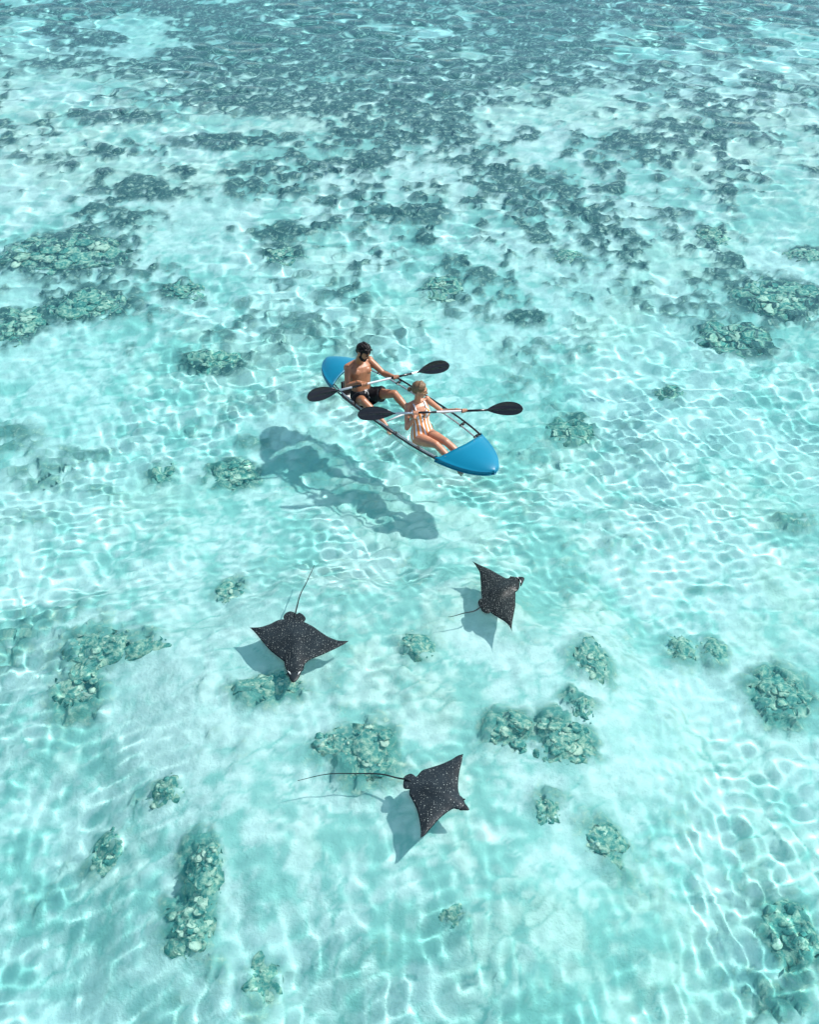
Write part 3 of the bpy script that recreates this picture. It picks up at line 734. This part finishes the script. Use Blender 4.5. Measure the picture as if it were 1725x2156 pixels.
def hand(bm, wrist, g, u, over, k=None, thumb=1, sc=1.0, R=.0165):
    wrist, g = Vector(wrist), Vector(g); u = Vector(u).normalized()
    k = (wrist - g); k = (k - u * k.dot(u)).normalized()
    w = k.cross(u).normalized()
    if w.dot(Vector(over)) < 0: w = -w
    Rr = R + .0085 * sc
    kn = g + k * (Rr + .004); along = kn - wrist; L = along.length; al = along.normalized()
    thn = al.cross(u).normalized()
    c = wrist + al * (L * .55); ell_bm(bm, c, (al * (L * .62), u * .043 * sc, thn * .0165 * sc), 16)
    cap_bm(bm, wrist - al * .015, .024 * sc, wrist + al * L * .4, .022 * sc)
    for i, (ln, r_) in enumerate(((.92, .0084), (1.0, .0086), (.96, .0083), (.78, .0074))):
        off = u * (i - 1.5) * .0215 * sc * thumb * -1; pts = []
        for a in (-8, 58 * ln, 122 * ln, 190 * ln, 240 * ln):
            a = math.radians(a); pts.append(g + off + (k * math.cos(a) + w * math.sin(a)) * (Rr + .0015))
        pts[0] = wrist + al * L * .55 + off * .8
        for q in range(4): cap_bm(bm, pts[q], r_ * sc * (1.06 - .06 * q), pts[q + 1], r_ * sc * (1.0 - .07 * q), 10)
    off = u * .036 * sc * thumb; pts = [wrist + al * L * .25 + off * .5]
    for a in (0, -65, -125): a = math.radians(a); pts.append(g + off + (k * math.cos(a) + w * math.sin(a)) * (Rr + .003))
    for q in range(3): cap_bm(bm, pts[q], .0112 * sc * (1 - .1 * q), pts[q + 1], .0100 * sc * (1 - .1 * q), 10)
def foot(bm, ankle, d, up, L=.24):
    ankle, d, up = Vector(ankle), Vector(d).normalized(), Vector(up).normalized(); s = up.cross(d).normalized(); up = d.cross(s)
    heel = ankle - up * .055 - d * .035; ball = ankle - up * .062 + d * (L * .58)
    cap_bm(bm, heel, .031, ball, .024); cap_bm(bm, ankle, .036, ankle + d * L * .35 - up * .03, .03)
    ell_bm(bm, ball, (d * .04, s * .044, up * .02), 14)
    for i in range(5):
        b0 = ball + s * (i - 2) * .0175; cap_bm(bm, b0, .0115 - .0009 * i, b0 + d * (.062 - .007 * i) - up * .004, .0095 - .0009 * i, 10)
def limb(bm, a, b, ra, rm, rb, bulge=.42):
    a, b = Vector(a), Vector(b); m = a.lerp(b, bulge); cap_bm(bm, a, ra, m, rm); cap_bm(bm, m, rm, b, rb)
def head(bm, h, f, u, sc=1, female=False):
    s = u.cross(f)
    P = lambda a, b, c: h + f * a * sc + s * b * sc + u * c * sc
    ell_bm(bm, P(-.012, 0, .028), (f * .098 * sc, s * .077 * sc, u * .088 * sc), 24)
    ell_bm(bm, P(.030, 0, -.020), (f * .062 * sc, s * .064 * sc, u * .080 * sc), 20)
    cap_bm(bm, P(.018, 0, -.06), .050 * sc, P(.056, 0, -.088), .026 * sc)
    ell_bm(bm, P(.068, 0, .030), (f * .022 * sc, s * .052 * sc, u * .012 * sc), 14)
    cap_bm(bm, P(.086, 0, .016), .008 * sc, P(.108, 0, -.022), .012 * sc, 10)
    for g in (-1, 1):
        cap_bm(bm, P(.092, g * .008, -.024), .009 * sc, P(.086, g * .010, -.028), .008 * sc, 10)
        ell_bm(bm, P(.062, g * .034, -.020), (f * .026 * sc, s * .024 * sc, u * .02 * sc), 12)
        ell_bm(bm, P(-.008, g * .079, -.004), (f * .018 * sc, s * .009 * sc, u * .031 * sc), 12)
    ell_bm(bm, P(.084, 0, -.052), (f * .012 * sc, s * .026 * sc, u * .012 * sc), 12)
def person(label, pel, neck, Rs, Ls, prm, arms, legs, hc, fd, hu, skin, base):
    root = empty('person', KM @ Matrix.Translation(base)); tag(root, label, 'person')
    pel, neck, Rs, Ls = map(Vector, (pel, neck, Rs, Ls)); hipR, hipL = Vector(legs[0][0]), Vector(legs[1][0])
    shm = (Rs + Ls) / 2; s0 = (hipL - hipR).normalized(); s1 = (Ls - Rs).normalized(); up = (shm - pel).normalized()
    def frame(t):
        s = s0.lerp(s1, min(max(t, 0), 1)).normalized(); s = (s - up * s.dot(up)).normalized(); return s, s.cross(up)
    def secs(infl=0, tmin=-9, tmax=9):
        out = []
        for t, w, d, fo in prm:
            if t < tmin or t > tmax: continue
            s, f = frame(t); out.append((pel.lerp(shm, t) + f * fo, s * (w + infl), f * (d + infl)))
        return out
    bm = bmesh.new(); loft_bm(bm, secs())
    fd = Vector(fd).normalized(); hu = Vector(hu); hu = (hu - fd * hu.dot(fd)).normalized(); hc = Vector(hc)
    return root, bm, frame, secs, up, shm, pel, neck, fd, hu, hc
def finish(bm, voxel, mat, root, base, name='body', it=3):
    me = remesh(bm, voxel, it); me.name = name; me.materials.clear()
    me.transform(Matrix.Translation(-base)); me.shade_smooth()
    o = bpy.data.objects.new(name, me); return link(o, mat, root)
def part(name, bm, mat, root, base):
    bmesh.ops.translate(bm, verts=bm.verts, vec=-base); return bm_obj(name, bm, mat, root)

# ---- the man in the rear seat
base = Vector((-.84, -.08, -.04))
pm = [(-.26, .10, .07, .03), (-.18, .150, .105, .01), (0, .165, .112, 0), (.2, .150, .100, .01), (.38, .142, .094, .015), (.58, .158, .108, .01), (.78, .176, .118, .01), (.92, .172, .108, .0), (1.02, .135, .085, -.01), (1.10, .075, .060, -.01)]
hipR, hipL = (-.80, -.19, .085), (-.80, .01, .085)
Rs, Ls = Vector((-.985, -.205, .535)), Vector((-.925, .125, .545))
root, bm, frame, secs, up, shm, pel, neck, fd, hu, hc = person('person, bearded man in black shorts sitting at the back of the kayak', (-.85, -.09, .10), (-.915, -.08, .60), Rs, Ls, pm, None,
    ((hipR,), (hipL,)), (-.80, -.078, .812), (.83, .30, -.42), (.30, .1, 1), m_skin1, base)
man = root
s_, f_ = frame(.85)
for g in (-1, 1):
    ell_bm(bm, pel.lerp(shm, .78) + s_ * g * .075 + f_ * .085, (s_ * .075, f_ * .04, up * .058), 18)
    ell_bm(bm, pel.lerp(shm, .35) + s_ * g * .03 + f_ * .088, (s_ * .035, f_ * .02, up * .10), 14)
    ell_bm(bm, pel.lerp(shm, .82) + s_ * g * .09 - f_ * .07, (s_ * .07, f_ * .045, up * .09), 16)
    cap_bm(bm, shm + s_ * g * .05 + up * .03, .04, shm + s_ * g * .15 + up * .0, .045)
cap_bm(bm, shm + up * .0, .062, Vector((-.845, -.078, .745)), .052)
head(bm, hc, fd, hu, 1.05)
mRe, mLe = Vector((-.85, -.335, .345)), Vector((-.70, .20, .40)); mRw, mLw = Vector((-.715, -.235, .435)), Vector((-.515, .205, .445))
ell_bm(bm, Rs + Vector((0, -.012, -.01)), ((.055, 0, 0), (0, .052, 0), (0, 0, .062)), 16); ell_bm(bm, Ls + Vector((0, .012, -.01)), ((.055, 0, 0), (0, .052, 0), (0, 0, .062)), 16)
limb(bm, Rs, mRe, .047, .048, .037); limb(bm, Ls, mLe, .047, .048, .037)
limb(bm, mRe, mRw, .038, .040, .025, .3); limb(bm, mLe, mLw, .038, .040, .025, .3)
um = (Vector(MP2) - Vector(MP1)).normalized()
hand(bm, mRw, Vector(MP1) + um * .01, um, (0.6, -.3, .8), thumb=1, sc=1.05); hand(bm, mLw, Vector(MP2) + um * .0, um, (.4, -.2, .9), thumb=-1, sc=1.05)
mRk, mRa, mLk, mLa = Vector((-.47, -.345, .285)), Vector((-.14, -.265, .075)), Vector((-.41, .154, .225)), Vector((-.09, .17, .07))
limb(bm, hipR, mRk, .090, .080, .055, .4); limb(bm, hipL, mLk, .090, .080, .055, .4)
limb(bm, mRk, mRa, .053, .056, .034, .3); limb(bm, mLk, mLa, .053, .056, .034, .3)
foot(bm, mRa, (.85, -.05, -.10), (.1, 0, 1)); foot(bm, mLa, (.9, .25, -.10), (.1, 0, 1))
finish(bm, .006, m_skin1, man, base)
# shorts
bm = bmesh.new(); loft_bm(bm, secs(.010, -9, .22))
def shorts_leg(bm, a, b, f=.60):
    a, b = Vector(a), Vector(b); d = b - a
    tube_bm(bm, [a - d * .12, a + d * .15, a + d * (f * .7), a + d * f], [.098, .105, .108, .118], 20)
shorts_leg(bm, hipR, mRk, .50); shorts_leg(bm, hipL, mLk, .52)
o = finish(bm, .009, m_short, man, base, 'shorts', 2)
bm = bmesh.new(); bm.from_mesh(o.data)
for v in bm.verts:
    v.co += v.normal * .006 * mn.noise(v.co * 22)
bm.to_mesh(o.data); bm.free()
s_, f_ = frame(.2); kn = pel.lerp(shm, .20) + f_ * .122
bm = bmesh.new()
for dx_ in (-.016, .018):
    tube_bm(bm, [kn, kn + s_ * dx_ * 1.2 + f_ * .012 - up * .03, kn + s_ * dx_ * 1.8 + f_ * .012 - up * .085, kn + s_ * dx_ * 2.0 + f_ * .03 - up * .12], .0042, 8)
for g in (-1, 1):
    tube_bm(bm, [kn, kn + s_ * g * .02 + up * .012 + f_ * .006, kn + s_ * g * .032 - up * .002 + f_ * .004, kn], .0038, 8)
part('drawstring', bm, m_string, man, base)
# hair, beard, brows, eyes
s_h = hu.cross(fd); H = lambda a, b, c, k=1.05: hc + fd * a * k + s_h * b * k + hu * c * k
bm = bmesh.new(); r2 = random.Random(5)
ell_bm(bm, H(-.018, 0, .040), (fd * .101, s_h * .082, hu * .090), 24)
ell_bm(bm, H(-.052, 0, .005), (fd * .054, s_h * .072, hu * .062), 20)
for k in range(90):
    th, ph = r2.uniform(-2.4, 2.4), r2.uniform(.15, 1.35)
    d = fd * math.cos(th) * math.cos(ph) + s_h * math.sin(th) * math.cos(ph) + hu * math.sin(ph)
    c0 = H(-.018, 0, .040); p = c0 + Vector((d.dot(fd) * .1 * fd + d.dot(s_h) * .086 * s_h + d.dot(hu) * .098 * hu))
    dirn = (fd * .8 + s_h * r2.uniform(-.6, .6) + hu * r2.uniform(-.1, .4)).normalized()
    cap_bm(bm, p, .012, p + dirn * .032, .006, 8)
for g in (-1, 1): cap_bm(bm, H(.012, g * .074, .03), .014, H(.018, g * .073, -.02), .008)
finish(bm, .005, m_hair1, man, base, 'hair', 1)
bm = bmesh.new()
cap_bm(bm, H(.022, 0, -.068), .054, H(.062, 0, -.096), .033); 
for g in (-1, 1): cap_bm(bm, H(.004, g * .062, -.020), .022, H(.046, g * .038, -.066), .034)
cap_bm(bm, H(.090, -.026, -.042), .011, H(.090, .026, -.042), .011)
finish(bm, .005, m_hair1, man, base, 'beard', 1)
for g in (-1, 1):
    bm = bmesh.new(); ell_bm(bm, H(.082, g * .032, .010), (fd * .011, s_h * .013, hu * .007), 12); part('eye', bm, m_eye, man, base)
    bm = bmesh.new(); cap_bm(bm, H(.090, g * .016, .034), .005, H(.080, g * .048, .034), .004, 8); part('eyebrow', bm, m_hair1, man, base)

# ---- the woman in the front seat
base = Vector((.42, -.05, -.04))
pw = [(-.28, .10, .07, .02), (-.20, .150, .105, .0), (-.02, .168, .112, 0), (.2, .146, .094, .005), (.40, .117, .078, .012), (.58, .126, .084, .014), (.76, .142, .094, .012), (.90, .142, .086, .0), (1.0, .118, .068, -.012), (1.08, .062, .05, -.012)]
hipR, hipL = (.46, -.145, .07), (.47, .03, .07)
Rs, Ls = Vector((.225, -.150, .485)), Vector((.285, .145, .495))
root, bm, frame, secs, up, shm, pel, neck, fd, hu, hc = person('person, blonde woman in an orange and white striped swimsuit in the front seat', (.42, -.055, .09), (.31, -.04, .56), Rs, Ls, pw, None,
    ((hipR,), (hipL,)), (.335, -.03, .748), (.76, .60, -.20), (.15, .1, 1), m_skin2, base)
wom = root; s_, f_ = frame(.8)
def busts(bm, e=0):
    for g in (-1, 1): ell_bm(bm, pel.lerp(shm, .68) + s_ * g * .066 + f_ * .078, (s_ * (.060 + e), f_ * (.048 + e), up * (.058 + e)), 18)
busts(bm)
for g in (-1, 1):
    cap_bm(bm, shm + s_ * g * .04 + up * .02, .030, shm + s_ * g * .125, .034)
    cap_bm(bm, shm + s_ * g * .02 + f_ * .055 + up * .012, .011, shm + s_ * g * .11 + f_ * .035 + up * .025, .010, 10)
cap_bm(bm, shm + up * .0, .048, Vector((.318, -.035, .685)), .041)
head(bm, hc, fd, hu, .98, True)
wRe, wLe = Vector((.36, -.275, .255)), Vector((.41, .315, .285)); wRw, wLw = Vector((.415, -.185, .425)), Vector((.665, .345, .435))
for p in (Rs, Ls): ell_bm(bm, p, ((.044, 0, 0), (0, .042, 0), (0, 0, .05)), 16)
limb(bm, Rs, wRe, .038, .037, .030); limb(bm, Ls, wLe, .038, .037, .030)
limb(bm, wRe, wRw, .031, .032, .020, .3); limb(bm, wLe, wLw, .031, .032, .020, .3)
uw = (Vector(WP2) - Vector(WP1)).normalized()
hand(bm, wRw, Vector(WP1) - uw * .01, uw, (.6, -.4, .6), thumb=1, sc=.92); hand(bm, wLw, Vector(WP2) - uw * .02, uw, (.3, -.3, .9), thumb=-1, sc=.92)
wRk, wRa, wLk, wLa = Vector((.835, -.175, .205)), Vector((1.16, -.13, .06)), Vector((.885, -.045, .215)), Vector((1.20, .03, .065))
limb(bm, hipR, wRk, .088, .080, .050, .35); limb(bm, hipL, wLk, .088, .080, .050, .35)
limb(bm, wRk, wRa, .048, .050, .030, .32); limb(bm, wLk, wLa, .048, .050, .030, .32)
foot(bm, wRa, (.9, -.05, -.12), (.2, 0, 1), .22); foot(bm, wLa, (.9, .05, -.12), (.2, 0, 1), .22)
finish(bm, .0055, m_skin2, wom, base)
# swimsuit: a shell over the torso, cut at the neckline
bm = bmesh.new(); loft_bm(bm, secs(.006, -9, .93)); busts(bm, .005)
o = finish(bm, .006, None, wom, Vector(), 'swimsuit', 3)
bm = bmesh.new(); bm.from_mesh(o.data); dele = []; lat = {}
fr0 = frame(.5)
for v in bm.verts:
    h_ = (v.co - pel).dot(up) / (shm - pel).length; s, f = frame(h_); q = v.co - pel.lerp(shm, h_)
    l = q.dot(s); ff = q.dot(f); v.co += Vector((0, 0, 0)); 
    top = .80 - .16 * math.exp(-(l / .05) ** 2) + .06 * (abs(l) / .08 if abs(l) < .08 else 1) if ff > 0 else .70
    if h_ > min(top, .90): dele.append(v)
bmesh.ops.delete(bm, geom=dele, context='VERTS'); bm.to_mesh(o.data); bm.free()
us = []; hs = []
for v in o.data.vertices:
    h_ = (v.co - pel).dot(up) / (shm - pel).length; s, f = frame(h_); q = v.co - pel.lerp(shm, h_)
    l = q.dot(s); ff = q.dot(f); us.append(math.atan2(l, ff * 1.25) * .115); hs.append(h_)
vattr(o, 'across', us); o.data.transform(Matrix.Translation(-base))
m_suit, t, b, out = nodes('striped_swimsuit_cloth')
aa = N(t, 'ShaderNodeAttribute', attribute_name='across')
mm = N(t, 'ShaderNodeMath', operation='MULTIPLY'); mm.inputs[1].default_value = 2 * PI / .050; t.links.new(aa.outputs['Fac'], mm.inputs[0])
sn = N(t, 'ShaderNodeMath', operation='SINE'); t.links.new(mm.outputs[0], sn.inputs[0])
rp_ = ramp(t, sn.outputs[0], [(0, (.80, .78, .74)), (.06, (.72, .25, .035))]); rp_.color_ramp.elements[0].position = .0; rp_.color_ramp.elements[1].position = .02
mr2 = N(t, 'ShaderNodeMapRange'); mr2.inputs[1].default_value = -.12; mr2.inputs[2].default_value = .12; t.links.new(sn.outputs[0], mr2.inputs[0])
mxs = N(t, 'ShaderNodeMix', data_type='RGBA'); t.links.new(mr2.outputs[0], mxs.inputs[0]); mxs.inputs[6].default_value = (.58, .57, .55, 1); mxs.inputs[7].default_value = (.60, .19, .018, 1)
t.links.new(mxs.outputs[2], b.inputs['Base Color']); b.inputs['Roughness'].default_value = .7
o.data.materials.clear(); o.data.materials.append(m_suit); o.modifiers.new('thick', 'SOLIDIFY').thickness = .002
sh, fh = frame(.9)
m_strap = simple('white_strap_cloth', (.58, .57, .55), .7)
for g in (-1, 1):
    pts = [pel.lerp(shm, .80) + sh * g * .078 + fh * .098, pel.lerp(shm, .90) + sh * g * .080 + fh * .086, pel.lerp(shm, 1.0) + sh * g * .082 + fh * .062 , pel.lerp(shm, 1.085) + sh * g * .080 + fh * .015,
           pel.lerp(shm, 1.05) + sh * g * .075 - fh * .05, pel.lerp(shm, .9) + sh * g * .07 - fh * .092, pel.lerp(shm, .68) + sh * g * .06 - fh * .092]
    bm = bmesh.new(); rr = []
    for k, p in enumerate(pts):
        tdir = (pts[min(k + 1, 6)] - pts[max(k - 1, 0)]).normalized(); nn = sh.cross(tdir).normalized()
        rr.append([bm.verts.new(p + sh * a * .013 + nn * b_ * .004 + (tdir * 0)) for a, b_ in ((-1, -1), (1, -1), (1, 1), (-1, 1))])
    for a, b_ in zip(rr, rr[1:]):
        for i in range(4): bm.faces.new((a[i], a[(i + 1) % 4], b_[(i + 1) % 4], b_[i]))
    bm.faces.new(rr[0]); bm.faces.new(rr[-1][::-1]); bmesh.ops.recalc_face_normals(bm, faces=bm.faces)
    st = part('shoulder_strap', bm, m_strap, wom, base); st.modifiers.new('sub', 'SUBSURF').render_levels = 2
for tt, r_ in ((.60, .017), (.70, .010), (.50, .009)):
    s5, f5 = frame(tt); c = pel.lerp(shm, tt) + f5 * (.112 if tt < .65 else .125)
    bm = bmesh.new(); ell_bm(bm, c, (s5 * r_, f5 * .004, up * r_), 16); part('button', bm, m_button, wom, base)
# hair in a low bun, sunglasses, lips, ear ring
s_h = hu.cross(fd); H = lambda a, b, c, k=.98: hc + fd * a * k + s_h * b * k + hu * c * k
bm = bmesh.new()
ell_bm(bm, H(-.020, 0, .038), (fd * .098, s_h * .084, hu * .086), 24); ell_bm(bm, H(-.050, 0, .0), (fd * .066, s_h * .074, hu * .070), 20)
for k in range(26):
    a = -1.3 + 2.6 * k / 25
    p0 = H(.052, .050 * math.sin(a), .088 * math.cos(a * .8) + .012); p1 = H(-.01, .088 * math.sin(a), .036 + .092 * math.cos(a)); p2 = H(-.085, .055 * math.sin(a), .03 + .05 * math.cos(a)); p3 = H(-.112, .012 * math.sin(a), -.03)
    for q0, q1 in ((p0, p1), (p1, p2), (p2, p3)): cap_bm(bm, q0, .0078 + .002 * (k % 3), q1, .0078 + .002 * ((k + 1) % 3), 6)
finish(bm, .0045, m_hair2, wom, base, 'hair', 1)
bm = bmesh.new(); bc = H(-.135, 0, -.038); ell_bm(bm, bc, (fd * .030, s_h * .034, hu * .032), 16)
for k in range(10):
    a = 2 * PI * k / 10; p = bc + (s_h * math.cos(a) + hu * math.sin(a)) * .022; q = bc + (s_h * math.cos(a + 1.2) + hu * math.sin(a + 1.2)) * .026 - fd * .014; cap_bm(bm, p, .010, q, .009, 8)
finish(bm, .004, m_hair2, wom, base, 'hair_bun', 1)
bm = bmesh.new()
for g in (-1, 1):
    ell_bm(bm, H(.094, g * .031, .006), (fd * .006, s_h * .026, hu * .022), 16)
bmesh.ops.translate(bm, verts=bm.verts, vec=-base); lens = bm_obj('lens', bm, m_lens, wom)
bm = bmesh.new(); cap_bm(bm, H(.098, -.010, .012), .003, H(.098, .010, .012), .003, 8)
for g in (-1, 1): cap_bm(bm, H(.092, g * .056, .014), .0032, H(.0, g * .083, .012), .0028, 8)
part('glasses_frame', bm, m_gold, wom, base)
bm = bmesh.new(); ell_bm(bm, H(.096, 0, -.052), (fd * .006, s_h * .021, hu * .007), 12); part('lips', bm, m_lip, wom, base)
for g in (-1, 1): bm = bmesh.new(); ell_bm(bm, H(-.006, g * .084, -.040), (fd * .004, s_h * .004, hu * .007), 8); part('earring', bm, m_gold, wom, base)
